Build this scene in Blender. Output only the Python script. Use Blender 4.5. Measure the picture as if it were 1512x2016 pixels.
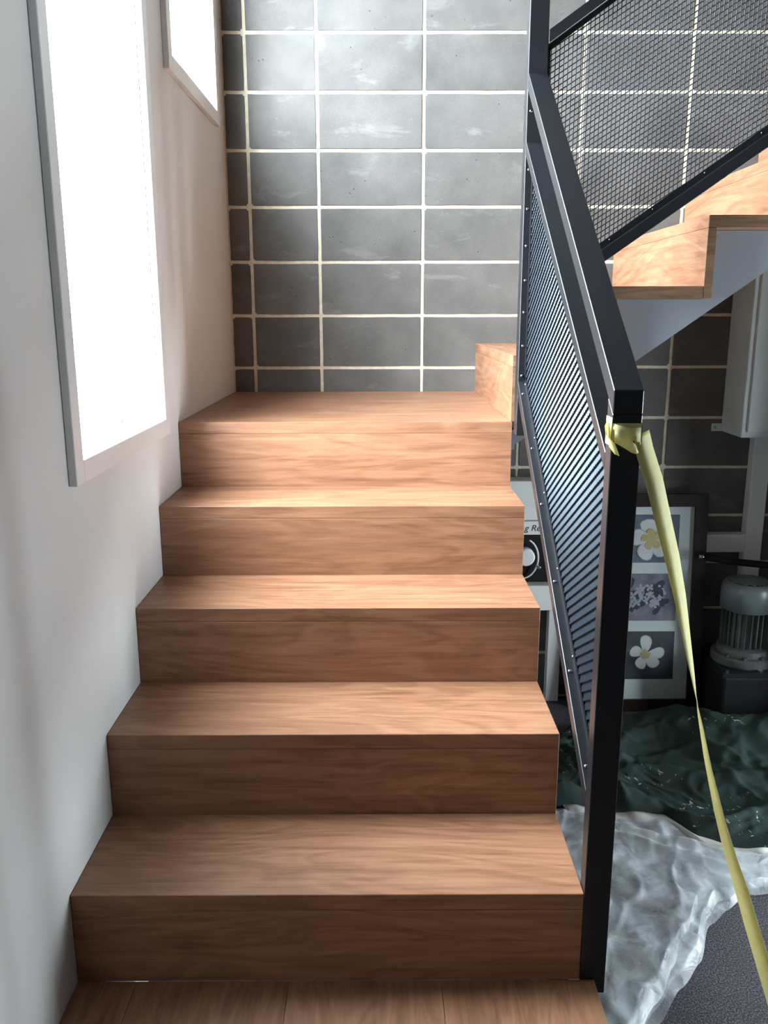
import bpy, bmesh, math, random
from mathutils import Vector, Matrix, noise

for o in list(bpy.data.objects):
    bpy.data.objects.remove(o, do_unlink=True)
scene = bpy.context.scene
C = scene.collection
random.seed(7)

# ------------------------------------------------------------------ camera
F_PX, PITCH, YAW, ROLL = 1681.871, 0.2290, 0.0034, -0.0017
CAM = Vector((0.5795, -1.3825, 1.2383))
fw = Vector((math.sin(YAW)*math.cos(PITCH), math.cos(YAW)*math.cos(PITCH), -math.sin(PITCH)))
rt0 = Vector((math.cos(YAW), -math.sin(YAW), 0))
up0 = rt0.cross(fw)
rt = rt0*math.cos(ROLL) + up0*math.sin(ROLL)
up = -rt0*math.sin(ROLL) + up0*math.cos(ROLL)
cam_d = bpy.data.cameras.new('camera')
cam_d.sensor_fit = 'HORIZONTAL'
cam_d.sensor_width = 36.0
cam_d.lens = F_PX/1512*36.0
cam_d.clip_start = 0.02
cam = bpy.data.objects.new('camera', cam_d)
C.objects.link(cam)
m = Matrix((rt, up, -fw)).transposed().to_4x4()
m.translation = CAM
cam.matrix_world = m
scene.camera = cam

def ray(px, py):
    return fw + rt*((px-756)/F_PX) - up*((py-1008)/F_PX)
def on(px, py, ax, val):
    d = ray(px, py)
    return CAM + d*((val-CAM[ax])/d[ax])

# ------------------------------------------------------------------ world, light, exposure
world = bpy.data.worlds.new('overcast_sky')
scene.world = world
world.use_nodes = True
wn = world.node_tree.nodes
bg = wn['Background']
bg.inputs['Color'].default_value = (0.86, 0.93, 1.0, 1)
bg.inputs['Strength'].default_value = 62.0
vs = scene.view_settings
vs.view_transform = 'Standard'
vs.look = 'None'
vs.gamma = 1.0
vs.use_curve_mapping = False
vs.exposure = 0.0

def portal(name, loc, rot, sx, sy):
    d = bpy.data.lights.new(name, 'AREA')
    d.shape = 'RECTANGLE'; d.size = sx; d.size_y = sy
    d.cycles.is_portal = True
    o = bpy.data.objects.new(name, d); C.objects.link(o)
    o.location = loc; o.rotation_euler = rot
    return o

# ------------------------------------------------------------------ dimensions (metres)
R, G, W, D = 0.187, 0.2633, 0.9546, 2.0269
T, G2 = 0.9505, 0.2605
FZ = -2*R
CEIL = 4.3
XR, YF = 3.6, -3.4
TH, RT = 0.033, 0.024
# window openings in the left wall: y0, y1, z0, z1
WIN = [(0.219, 0.857, 0.968, 2.75), (1.159, 1.815, 1.921, 3.75)]
# windows of the room to the right (out of the picture)
portal('daylight_portal', (-0.10, (WIN[0][0]+WIN[0][1])/2, (WIN[0][2]+WIN[0][3])/2), (0, -math.pi/2, 0), WIN[0][3]-WIN[0][2], WIN[0][1]-WIN[0][0])
portal('daylight_portal', (-0.10, (WIN[1][0]+WIN[1][1])/2, (WIN[1][2]+WIN[1][3])/2), (0, -math.pi/2, 0), WIN[1][3]-WIN[1][2], WIN[1][1]-WIN[1][0])

# ------------------------------------------------------------------ helpers
def tag(o, label=None, cat=None, group=None, kind=None):
    if label: o['label'] = label
    if cat: o['category'] = cat
    if group: o['group'] = group
    if kind: o['kind'] = kind
    return o

def empty(name, loc):
    o = bpy.data.objects.new(name, None)
    C.objects.link(o); o.location = loc; o.empty_display_size = 0.1
    return o

def wloc(o):
    v = Vector((0, 0, 0))
    while o is not None:
        v = v + o.location
        o = o.parent
    return v

class MB:
    def __init__(s): s.v = []; s.f = []
    def add(s, verts, faces):
        n = len(s.v); s.v += [Vector(p) for p in verts]; s.f += [tuple(i+n for i in f) for f in faces]; return s
    def box(s, x0, x1, y0, y1, z0, z1):
        return s.add([(x0,y0,z0),(x1,y0,z0),(x1,y1,z0),(x0,y1,z0),(x0,y0,z1),(x1,y0,z1),(x1,y1,z1),(x0,y1,z1)],
                     [(0,3,2,1),(4,5,6,7),(0,1,5,4),(1,2,6,5),(2,3,7,6),(3,0,4,7)])
    def prism(s, poly, ax, a, b):
        # poly in the two other axes (in axis order), extruded along axis ax from a to b
        def p3(q, h):
            l = [q[0], q[1]]; l.insert(ax, h); return l
        n = len(poly)
        return s.add([p3(q, a) for q in poly]+[p3(q, b) for q in poly],
                     [tuple(range(n-1, -1, -1)), tuple(range(n, 2*n))]+[(i, (i+1) % n, n+(i+1) % n, n+i) for i in range(n)])
    def frame_box(s, c, ux, uy, uz):
        c, ux, uy, uz = Vector(c), Vector(ux), Vector(uy), Vector(uz)
        P = []
        for k in (-1, 1):
            for (a, b) in ((-1,-1),(1,-1),(1,1),(-1,1)):
                P.append(c+ux*a+uy*b+uz*k)
        return s.add(P, [(0,3,2,1),(4,5,6,7),(0,1,5,4),(1,2,6,5),(2,3,7,6),(3,0,4,7)])
    def lathe(s, prof, c, n=32, axis='z'):
        c = Vector(c); P = []; Fs = []
        for r, h in prof:
            for k in range(n):
                a = 2*math.pi*k/n
                q = (r*math.cos(a), r*math.sin(a), h)
                if axis == 'y': q = (r*math.cos(a), h, r*math.sin(a))
                if axis == 'x': q = (h, r*math.cos(a), r*math.sin(a))
                P.append(c+Vector(q))
        for i in range(len(prof)-1):
            for k in range(n):
                k2 = (k+1) % n
                Fs.append((i*n+k, i*n+k2, (i+1)*n+k2, (i+1)*n+k))
        Fs.append(tuple(range(n-1, -1, -1))); L = (len(prof)-1)*n; Fs.append(tuple(range(L, L+n)))
        return s.add(P, Fs)
    def tube(s, path, r, n=10):
        path = [Vector(p) for p in path]; P = []; Fs = []
        ref = Vector((0.31, 0.52, 0.79))
        for i, p in enumerate(path):
            t = (path[min(i+1, len(path)-1)]-path[max(i-1, 0)]).normalized()
            a = t.cross(ref).normalized(); b = t.cross(a)
            for k in range(n):
                an = 2*math.pi*k/n
                P.append(p+a*r*math.cos(an)+b*r*math.sin(an))
        for i in range(len(path)-1):
            for k in range(n):
                k2 = (k+1) % n
                Fs.append((i*n+k, i*n+k2, (i+1)*n+k2, (i+1)*n+k))
        Fs.append(tuple(range(n-1, -1, -1))); L = (len(path)-1)*n; Fs.append(tuple(range(L, L+n)))
        return s.add(P, Fs)
    def build(s, name, mat, parent=None, bevel=0, seg=1, smooth=False, origin=None):
        off = Vector(origin) if origin is not None else (wloc(parent) if parent else Vector((0, 0, 0)))
        me = bpy.data.meshes.new(name)
        me.from_pydata([tuple(v-off) for v in s.v], [], s.f)
        bm = bmesh.new(); bm.from_mesh(me)
        bmesh.ops.recalc_face_normals(bm, faces=bm.faces[:])
        if bevel:
            es = [e for e in bm.edges if len(e.link_faces) == 2 and e.calc_face_angle(0) > 0.5]
            bmesh.ops.bevel(bm, geom=es, offset=bevel, offset_type='OFFSET', segments=seg, profile=0.5, affect='EDGES', clamp_overlap=True)
        bm.to_mesh(me); bm.free()
        if smooth:
            for p in me.polygons: p.use_smooth = True
        if mat: me.materials.append(mat)
        o = bpy.data.objects.new(name, me); C.objects.link(o)
        if parent:
            o.parent = parent
            o.location = off-wloc(parent)
        else:
            o.location = off
        return o

def box(name, mat, parent, b, bevel=0, seg=1):
    return MB().box(*b).build(name, mat, parent, bevel, seg)

# ------------------------------------------------------------------ materials
class NT:
    def __init__(s, name):
        s.m = bpy.data.materials.new(name); s.m.use_nodes = True
        s.t = s.m.node_tree; s.b = s.t.nodes['Principled BSDF']
    def n(s, typ, **kw):
        x = s.t.nodes.new(typ)
        for k, v in kw.items():
            if k.startswith('_'): setattr(x, k[1:], v)
            else: x.inputs[k.replace('__', ' ')].default_value = v
        return x
    def l(s, a, b): s.t.links.new(a, b)
    def mapping(s, src, sc, rnd=None):
        mp = s.n('ShaderNodeMapping'); mp.inputs['Scale'].default_value = sc
        s.l(src, mp.inputs['Vector'])
        if rnd is not None: s.l(rnd, mp.inputs['Location'])
        return mp.outputs[0]
    def ramp(s, src, stops):
        r = s.n('ShaderNodeValToRGB'); e = r.color_ramp.elements
        while len(e) < len(stops): e.new(0.5)
        for el, (p, c) in zip(e, stops):
            el.position = p; el.color = (*c, 1) if len(c) == 3 else c
        s.l(src, r.inputs[0]); return r.outputs[0]
    def mix(s, f, a, b, mode='MIX'):
        x = s.n('ShaderNodeMix', _data_type='RGBA', _blend_type=mode)
        if isinstance(f, (int, float)): x.inputs[0].default_value = f
        else: s.l(f, x.inputs[0])
        for i, q in ((6, a), (7, b)):
            if isinstance(q, tuple): x.inputs[i].default_value = (*q, 1)
            else: s.l(q, x.inputs[i])
        return x.outputs[2]
    def bump(s, h, strength=0.2, dist=0.002):
        b = s.n('ShaderNodeBump', Strength=strength, Distance=dist)
        s.l(h, b.inputs['Height']); s.l(b.outputs[0], s.b.inputs['Normal'])
    def noise(s, vec, scale, detail=4, rough=0.5, dist=0.0):
        x = s.n('ShaderNodeTexNoise', Scale=scale, Detail=detail, Roughness=rough, Distortion=dist)
        s.l(vec, x.inputs['Vector']); return x.outputs[0]

def plain(name, col, rough=0.6, metal=0.0, spec=0.5, grain=0.0, gscale=120, var=0.06):
    t = NT(name)
    tc = t.n('ShaderNodeTexCoord').outputs['Object']
    nz = t.noise(tc, 6.0, 5)
    a = tuple(c*(1-var) for c in col); b = tuple(min(1, c*(1+var)) for c in col)
    t.l(t.ramp(nz, [(0.3, a), (0.7, b)]), t.b.inputs['Base Color'])
    t.b.inputs['Roughness'].default_value = rough
    t.b.inputs['Metallic'].default_value = metal
    t.b.inputs['Specular IOR Level'].default_value = spec
    if grain:
        t.bump(t.noise(tc, gscale, 3), grain, 0.001)
    return t.m

def wood(name, axis=0, dark=(0.175, 0.078, 0.042), mid=(0.325, 0.157, 0.086), light=(0.43, 0.230, 0.134), rough=0.42):
    t = NT(name)
    tc = t.n('ShaderNodeTexCoord').outputs['Object']
    info = t.n('ShaderNodeObjectInfo')
    mul = t.n('ShaderNodeMath', _operation='MULTIPLY'); t.l(info.outputs['Random'], mul.inputs[0]); mul.inputs[1].default_value = 37.0
    cmb = t.n('ShaderNodeCombineXYZ')
    for i in range(3): t.l(mul.outputs[0], cmb.inputs[i])
    def sc(a, b):
        l = [b, b, b]; l[axis] = a; return tuple(l)
    # long wandering growth-ring figure
    v0 = t.mapping(tc, sc(0.9, 5.0), cmb.outputs[0])
    ring = t.noise(v0, 1.6, 3, 0.55, 1.2)
    wv = t.n('ShaderNodeMath', _operation='MULTIPLY'); t.l(ring, wv.inputs[0]); wv.inputs[1].default_value = 42.0
    sn = t.n('ShaderNodeMath', _operation='SINE'); t.l(wv.outputs[0], sn.inputs[0])
    fig = t.n('ShaderNodeMapRange'); t.l(sn.outputs[0], fig.inputs[0]); fig.inputs[1].default_value = -1; fig.inputs[2].default_value = 1
    # streaks
    v1 = t.mapping(tc, sc(1.6, 26.0), cmb.outputs[0])
    st = t.noise(v1, 2.2, 6, 0.62, 0.3)
    v2 = t.mapping(tc, sc(5.0, 240.0), cmb.outputs[0])
    fi = t.noise(v2, 2.0, 3, 0.6)
    base = t.ramp(st, [(0.24, dark), (0.47, mid), (0.72, light)])
    c1 = t.mix(0.30, base, t.ramp(fig.outputs[0], [(0.0, tuple(q*0.55 for q in mid)), (0.5, mid), (1.0, light)]))
    pores = t.ramp(fi, [(0.33, (0.62, 0.55, 0.5)), (0.52, (1, 1, 1))])
    c2 = t.mix(0.38, c1, pores, 'MULTIPLY')
    blot = t.noise(t.mapping(tc, sc(1.5, 4.0), cmb.outputs[0]), 2.5, 3, 0.5)
    c3 = t.mix(0.35, c2, t.ramp(blot, [(0.3, (0.70, 0.62, 0.58)), (0.7, (1.0, 1.0, 1.0))]), 'MULTIPLY')
    t.l(c3, t.b.inputs['Base Color'])
    t.b.inputs['Roughness'].default_value = rough
    t.b.inputs['Specular IOR Level'].default_value = 0.45
    t.bump(fi, 0.12, 0.0008)
    return t.m

M = {}
M['wood_x'] = wood('reddish_hardwood', 0)
M['wood_y'] = wood('reddish_hardwood_lengthwise', 1)
M['wood_end'] = wood('hardwood_end_grain', 0, (0.10, 0.055, 0.028), (0.21, 0.12, 0.062), (0.30, 0.18, 0.10), 0.55)
M['wall'] = plain('white_wall_paint', (0.68, 0.675, 0.66), 0.65, grain=0.05, gscale=260, var=0.015)
M['room'] = plain('warm_grey_wall_paint', (0.10, 0.095, 0.09), 0.8, var=0.02)
M['trim'] = plain('white_gloss_paint', (0.78, 0.78, 0.775), 0.35, var=0.01)
M['ceil'] = plain('ceiling_paint', (0.16, 0.16, 0.155), 0.8, var=0.01)
M['stringer'] = plain('pale_grey_stringer_paint', (0.27, 0.295, 0.33), 0.5, var=0.03)
M['black'] = plain('satin_black_powder_coat', (0.011, 0.012, 0.015), 0.36, spec=0.5, grain=0.04, gscale=900)
M['mesh'] = plain('black_expanded_steel_sky_tint', (0.016, 0.020, 0.028), 0.38, spec=0.55)
M['mesh'].node_tree.nodes['Principled BSDF'].inputs['Specular Tint'].default_value = (0.72, 0.87, 1.0, 1)  # blue of the sky's reflection put into the strands' specular tint
M['screw'] = plain('zinc_screw_steel', (0.42, 0.43, 0.45), 0.25, metal=1.0)
M['cabinet'] = plain('grey_green_enamel', (0.58, 0.66, 0.65), 0.42, grain=0.05, gscale=500)
M['duct'] = plain('pale_grey_plastic', (0.78, 0.79, 0.77), 0.55)
M['black_plastic'] = plain('black_plastic', (0.010, 0.010, 0.011), 0.6, spec=0.25)
M['motor'] = plain('grey_motor_paint', (0.16, 0.195, 0.195), 0.32, spec=0.6, grain=0.05, gscale=300)
M['motor_worn'] = plain('worn_cast_aluminium', (0.15, 0.16, 0.155), 0.45, metal=0.4, grain=0.25, gscale=160, var=0.5)
M['frame_wood'] = wood('dark_stained_frame', 2, (0.010, 0.006, 0.005), (0.020, 0.011, 0.009), (0.030, 0.018, 0.014), 0.35)
M['mat'] = plain('white_mat_board', (0.80, 0.82, 0.81), 0.8, var=0.02)
M['ink'] = plain('dark_ink', (0.03, 0.03, 0.035), 0.7)
M['petal'] = plain('petal_white_print', (0.80, 0.80, 0.78), 0.55, var=0.10)
M['petal_mid'] = plain('petal_grey_print', (0.52, 0.52, 0.55), 0.55, var=0.25)
M['petal_core'] = plain('petal_yellow_print', (0.66, 0.52, 0.26), 0.55, var=0.15)
M['leaf_print'] = plain('dark_leaf_print', (0.05, 0.05, 0.075), 0.55, var=0.4)
M['ground'] = plain('outside_paving', (0.30, 0.29, 0.27), 0.9)

def mat_photo(name, a, b, sc=9):
    t = NT(name); tc = t.n('ShaderNodeTexCoord').outputs['Object']
    t.l(t.ramp(t.noise(tc, sc, 5, 0.6), [(0.32, a), (0.68, b)]), t.b.inputs['Base Color'])
    t.b.inputs['Roughness'].default_value = 0.5
    return t.m
M['photo_a'] = mat_photo('blue_grey_print', (0.09, 0.11, 0.17), (0.20, 0.22, 0.29))
M['photo_b'] = mat_photo('mauve_print', (0.15, 0.14, 0.19), (0.34, 0.32, 0.38), 14)
M['photo_c'] = mat_photo('midnight_print', (0.022, 0.025, 0.045), (0.09, 0.095, 0.13), 6)

def mat_block():
    t = NT('charcoal_blockwork')
    tc = t.n('ShaderNodeTexCoord').outputs['Object']
    info = t.n('ShaderNodeObjectInfo')
    mul = t.n('ShaderNodeMath', _operation='MULTIPLY'); t.l(info.outputs['Random'], mul.inputs[0]); mul.inputs[1].default_value = 53.0
    cmb = t.n('ShaderNodeCombineXYZ')
    for i in range(3): t.l(mul.outputs[0], cmb.inputs[i])
    v = t.mapping(tc, (1, 1, 1), cmb.outputs[0])
    big = t.noise(v, 4.5, 4, 0.55)
    base = t.ramp(big, [(0.3, (0.086, 0.084, 0.080)), (0.72, (0.158, 0.153, 0.145))])
    # wiped mortar smears
    sm = t.noise(t.mapping(tc, (3.0, 1, 7.5), cmb.outputs[0]), 1.6, 5, 0.6, 0.6)
    smf = t.ramp(sm, [(0.60, (0, 0, 0)), (0.82, (0.5, 0.5, 0.5))])
    c1 = t.mix(smf, base, (0.33, 0.33, 0.32))
    # sparse pale grit and dark pits
    vo = t.n('ShaderNodeTexVoronoi', Scale=55.0); t.l(v, vo.inputs['Vector'])
    grit = t.ramp(vo.outputs['Distance'], [(0.05, (1, 1, 1)), (0.09, (0, 0, 0))])
    sel = t.ramp(t.noise(v, 23.0, 2), [(0.60, (0, 0, 0)), (0.63, (1, 1, 1))])
    gm = t.mix(1.0, grit, sel, 'MULTIPLY')
    c2 = t.mix(gm, c1, (0.30, 0.30, 0.29))
    vp = t.n('ShaderNodeTexVoronoi', Scale=38.0); t.l(t.mapping(v, (1, 1, 1.3)), vp.inputs['Vector'])
    pit = t.ramp(vp.outputs['Distance'], [(0.07, (1, 1, 1)), (0.13, (0, 0, 0))])
    sel2 = t.ramp(t.noise(v, 17.0, 2), [(0.58, (0, 0, 0)), (0.61, (1, 1, 1))])
    pm = t.mix(1.0, pit, sel2, 'MULTIPLY')
    c3 = t.mix(pm, c2, (0.02, 0.02, 0.02))
    fine = t.noise(v, 420.0, 2, 0.6)
    c4 = t.mix(0.35, c3, t.ramp(fine, [(0.3, (0.55, 0.55, 0.55)), (0.7, (1.25, 1.25, 1.25))]), 'MULTIPLY')
    t.l(c4, t.b.inputs['Base Color'])
    t.b.inputs['Roughness'].default_value = 0.78
    h = t.mix(0.5, fine, pm, 'SUBTRACT')
    t.bump(h, 0.35, 0.0015)
    return t.m
M['block'] = mat_block()

def mat_mortar():
    t = NT('cream_mortar'); tc = t.n('ShaderNodeTexCoord').outputs['Object']
    t.l(t.ramp(t.noise(tc, 40, 5, 0.6), [(0.3, (0.62, 0.56, 0.42)), (0.7, (0.82, 0.76, 0.60))]), t.b.inputs['Base Color'])
    t.b.inputs['Roughness'].default_value = 0.95
    t.bump(t.noise(tc, 220, 4, 0.7), 0.6, 0.003)
    return t.m
M['mortar'] = mat_mortar()

def mat_carpet():
    t = NT('charcoal_carpet'); tc = t.n('ShaderNodeTexCoord').outputs['Object']
    a = t.noise(tc, 230, 4, 0.75); b = t.noise(tc, 7, 3)
    c = t.ramp(a, [(0.36, (0.025, 0.024, 0.028)), (0.52, (0.10, 0.096, 0.108)), (0.66, (0.27, 0.26, 0.28))])
    t.l(t.mix(0.4, c, t.ramp(b, [(0.3, (0.75, 0.75, 0.75)), (0.7, (1.1, 1.1, 1.1))]), 'MULTIPLY'), t.b.inputs['Base Color'])
    t.b.inputs['Roughness'].default_value = 1.0
    t.b.inputs['Specular IOR Level'].default_value = 0.1
    t.bump(a, 0.9, 0.004)
    return t.m
M['carpet'] = mat_carpet()

def mat_glass():
    m_ = bpy.data.materials.new('window_glass'); m_.use_nodes = True
    nt = m_.node_tree; nt.nodes.clear()
    out = nt.nodes.new('ShaderNodeOutputMaterial'); mx = nt.nodes.new('ShaderNodeMixShader')
    tr = nt.nodes.new('ShaderNodeBsdfTransparent'); gl = nt.nodes.new('ShaderNodeBsdfGlossy')
    lw = nt.nodes.new('ShaderNodeLayerWeight'); pw = nt.nodes.new('ShaderNodeMath'); pw.operation = 'POWER'; pw.inputs[1].default_value = 5.0
    fr = nt.nodes.new('ShaderNodeMath'); fr.operation = 'MULTIPLY_ADD'; fr.inputs[1].default_value = 0.9; fr.inputs[2].default_value = 0.04
    nt.links.new(lw.outputs['Facing'], pw.inputs[0]); nt.links.new(pw.outputs[0], fr.inputs[0])
    tr.inputs[0].default_value = (0.95, 0.97, 0.97, 1); gl.inputs['Roughness'].default_value = 0.02
    nt.links.new(fr.outputs[0], mx.inputs[0]); nt.links.new(tr.outputs[0], mx.inputs[1]); nt.links.new(gl.outputs[0], mx.inputs[2])
    nt.links.new(mx.outputs[0], out.inputs[0])
    return m_
M['glass'] = mat_glass()

def mat_plastic():
    m_ = bpy.data.materials.new('milky_polythene'); m_.use_nodes = True
    nt = m_.node_tree; nt.nodes.clear()
    N = nt.nodes.new
    out = N('ShaderNodeOutputMaterial')
    tc = N('ShaderNodeTexCoord')
    nz = N('ShaderNodeTexNoise'); nz.inputs['Scale'].default_value = 9; nz.inputs['Detail'].default_value = 6; nz.inputs['Distortion'].default_value = 0.8
    nt.links.new(tc.outputs['Object'], nz.inputs['Vector'])
    rp = N('ShaderNodeValToRGB'); rp.color_ramp.elements[0].position = 0.35; rp.color_ramp.elements[1].position = 0.66
    rp.color_ramp.elements[0].color = (0.14, 0.14, 0.14, 1); rp.color_ramp.elements[1].color = (0.50, 0.50, 0.50, 1)
    nt.links.new(nz.outputs[0], rp.inputs[0])
    pr = N('ShaderNodeBsdfPrincipled'); pr.inputs['Base Color'].default_value = (0.80, 0.84, 0.86, 1)
    pr.inputs['Roughness'].default_value = 0.36; pr.inputs['Specular IOR Level'].default_value = 0.7
    tr = N('ShaderNodeBsdfTransparent'); tr.inputs[0].default_value = (0.93, 0.95, 0.96, 1)
    bn = N('ShaderNodeTexNoise'); bn.inputs['Scale'].default_value = 16; bn.inputs['Detail'].default_value = 5; bn.inputs['Distortion'].default_value = 1.6
    nt.links.new(tc.outputs['Object'], bn.inputs['Vector'])
    bp = N('ShaderNodeBump'); bp.inputs['Strength'].default_value = 0.5; bp.inputs['Distance'].default_value = 0.01
    nt.links.new(bn.outputs[0], bp.inputs['Height']); nt.links.new(bp.outputs[0], pr.inputs['Normal'])
    mx = N('ShaderNodeMixShader')
    nt.links.new(rp.outputs[0], mx.inputs[0]); nt.links.new(tr.outputs[0], mx.inputs[1]); nt.links.new(pr.outputs[0], mx.inputs[2])
    nt.links.new(mx.outputs[0], out.inputs[0])
    return m_
M['polythene'] = mat_plastic()

def mat_tape():
    m_ = bpy.data.materials.new('yellow_masking_tape'); m_.use_nodes = True
    nt = m_.node_tree; nt.nodes.clear(); N = nt.nodes.new
    out = N('ShaderNodeOutputMaterial')
    tc = N('ShaderNodeTexCoord'); nz = N('ShaderNodeTexNoise'); nz.inputs['Scale'].default_value = 60; nz.inputs['Detail'].default_value = 4
    nt.links.new(tc.outputs['Object'], nz.inputs['Vector'])
    rp = N('ShaderNodeValToRGB')
    rp.color_ramp.elements[0].color = (0.70, 0.65, 0.27, 1); rp.color_ramp.elements[1].color = (0.86, 0.81, 0.43, 1)
    nt.links.new(nz.outputs[0], rp.inputs[0])
    df = N('ShaderNodeBsdfPrincipled'); df.inputs['Roughness'].default_value = 0.6
    tl = N('ShaderNodeBsdfTranslucent'); mx = N('ShaderNodeMixShader'); mx.inputs[0].default_value = 0.35
    nt.links.new(rp.outputs[0], df.inputs['Base Color']); nt.links.new(rp.outputs[0], tl.inputs[0])
    nt.links.new(df.outputs[0], mx.inputs[1]); nt.links.new(tl.outputs[0], mx.inputs[2]); nt.links.new(mx.outputs[0], out.inputs[0])
    return m_
M['tape'] = mat_tape()

def mat_sheet():
    t = NT('dark_green_canvas'); tc = t.n('ShaderNodeTexCoord').outputs['Object']
    base = t.ramp(t.noise(tc, 5, 5, 0.6), [(0.3, (0.009, 0.020, 0.016)), (0.7, (0.019, 0.036, 0.029))])
    # dried paint: streaks in a few places and small drops
    v = t.mapping(tc, (1, 1, 0.2))
    st = t.ramp(t.noise(v, 26, 4, 0.65, 1.5), [(0.635, (0, 0, 0)), (0.665, (1, 1, 1))])
    where = t.ramp(t.noise(v, 2.6, 2), [(0.50, (0, 0, 0)), (0.56, (1, 1, 1))])
    f1 = t.mix(1.0, st, where, 'MULTIPLY')
    vo = t.n('ShaderNodeTexVoronoi', Scale=34.0); t.l(v, vo.inputs['Vector'])
    dr = t.ramp(vo.outputs['Distance'], [(0.05, (1, 1, 1)), (0.085, (0, 0, 0))])
    sel = t.ramp(t.noise(v, 11, 2), [(0.6, (0, 0, 0)), (0.63, (1, 1, 1))])
    f2 = t.mix(1.0, dr, sel, 'MULTIPLY')
    c = t.mix(f1, base, (0.42, 0.43, 0.40)); c = t.mix(f2, c, (0.40, 0.42, 0.38))
    t.l(c, t.b.inputs['Base Color'])
    t.b.inputs['Roughness'].default_value = 0.75
    t.b.inputs['Specular IOR Level'].default_value = 0.25
    t.bump(t.noise(tc, 500, 2), 0.25, 0.001)
    return t.m
M['sheet'] = mat_sheet()
M['hem'] = plain('grubby_white_hem', (0.46, 0.46, 0.42), 0.8, var=0.2)

# ------------------------------------------------------------------ room shell
WT = 0.11
def wall_with_openings(name, mat, x0, x1, y0, y1, z0, z1, ops):
    mb = MB()
    ys = sorted(set([y0, y1]+[o[0] for o in ops]+[o[1] for o in ops]))
    for a, b in zip(ys[:-1], ys[1:]):
        mid = (a+b)/2
        hit = sorted([o for o in ops if o[0] < mid < o[1]], key=lambda o: o[2])
        z = z0
        for o in hit:
            mb.box(x0, x1, a, b, z, o[2]); z = o[3]
        mb.box(x0, x1, a, b, z, z1)
    return mb.build(name, mat)
wl = wall_with_openings('wall_left', M['wall'], -WT, 0, YF, D, FZ, CEIL, [(a-0.016, b+0.016, c-0.016, d+0.016) for a, b, c, d in WIN])
tag(wl, 'smooth white painted wall with two tall window openings beside the stairs', 'wall', kind='structure')
fl = MB().box(-WT, XR, YF, D+0.2, FZ-0.1, FZ).build('floor', M['carpet'])
tag(fl, 'dark grey speckled carpet floor', 'floor', kind='structure')
ce = MB().box(-WT, XR, YF, D+0.2, CEIL, CEIL+0.1).build('ceiling', M['ceil'])
tag(ce, 'plain grey ceiling high over the stairwell', 'ceiling', kind='structure')
RW = [(0.18, 0.92, -0.25, 1.05)]
wr = wall_with_openings('wall_right', M['room'], XR, XR+WT, YF, D+0.2, FZ, CEIL, RW)
tag(wr, 'warm grey wall facing the windowed stair wall across the room', 'wall', kind='structure')
portal('daylight_portal', (XR+0.1, (RW[0][0]+RW[0][1])/2, (RW[0][2]+RW[0][3])/2), (0, math.pi/2, 0), RW[0][3]-RW[0][2], RW[0][1]-RW[0][0])
wf = MB().box(-WT, XR+WT, YF-WT, YF, FZ, CEIL).build('wall_front', M['room'])
tag(wf, 'warm grey wall opposite the dark block wall', 'wall', kind='structure')
wp = MB().box(2.62, 2.70, 1.26, D-0.005, FZ, 1.93).build('shade_partition', M['room'])  # unseen partition added to keep side-window light out of the storage space
tag(wp, 'warm grey partition added out of view to shade the storage space under the stairs', 'wall', kind='structure')
gd = MB().box(-40, -WT-0.01, -30, 30, FZ-0.35, FZ-0.3).build('ground_outside', M['ground'])
tag(gd, 'pale paving outside the stair windows', 'ground', kind='structure')

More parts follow.
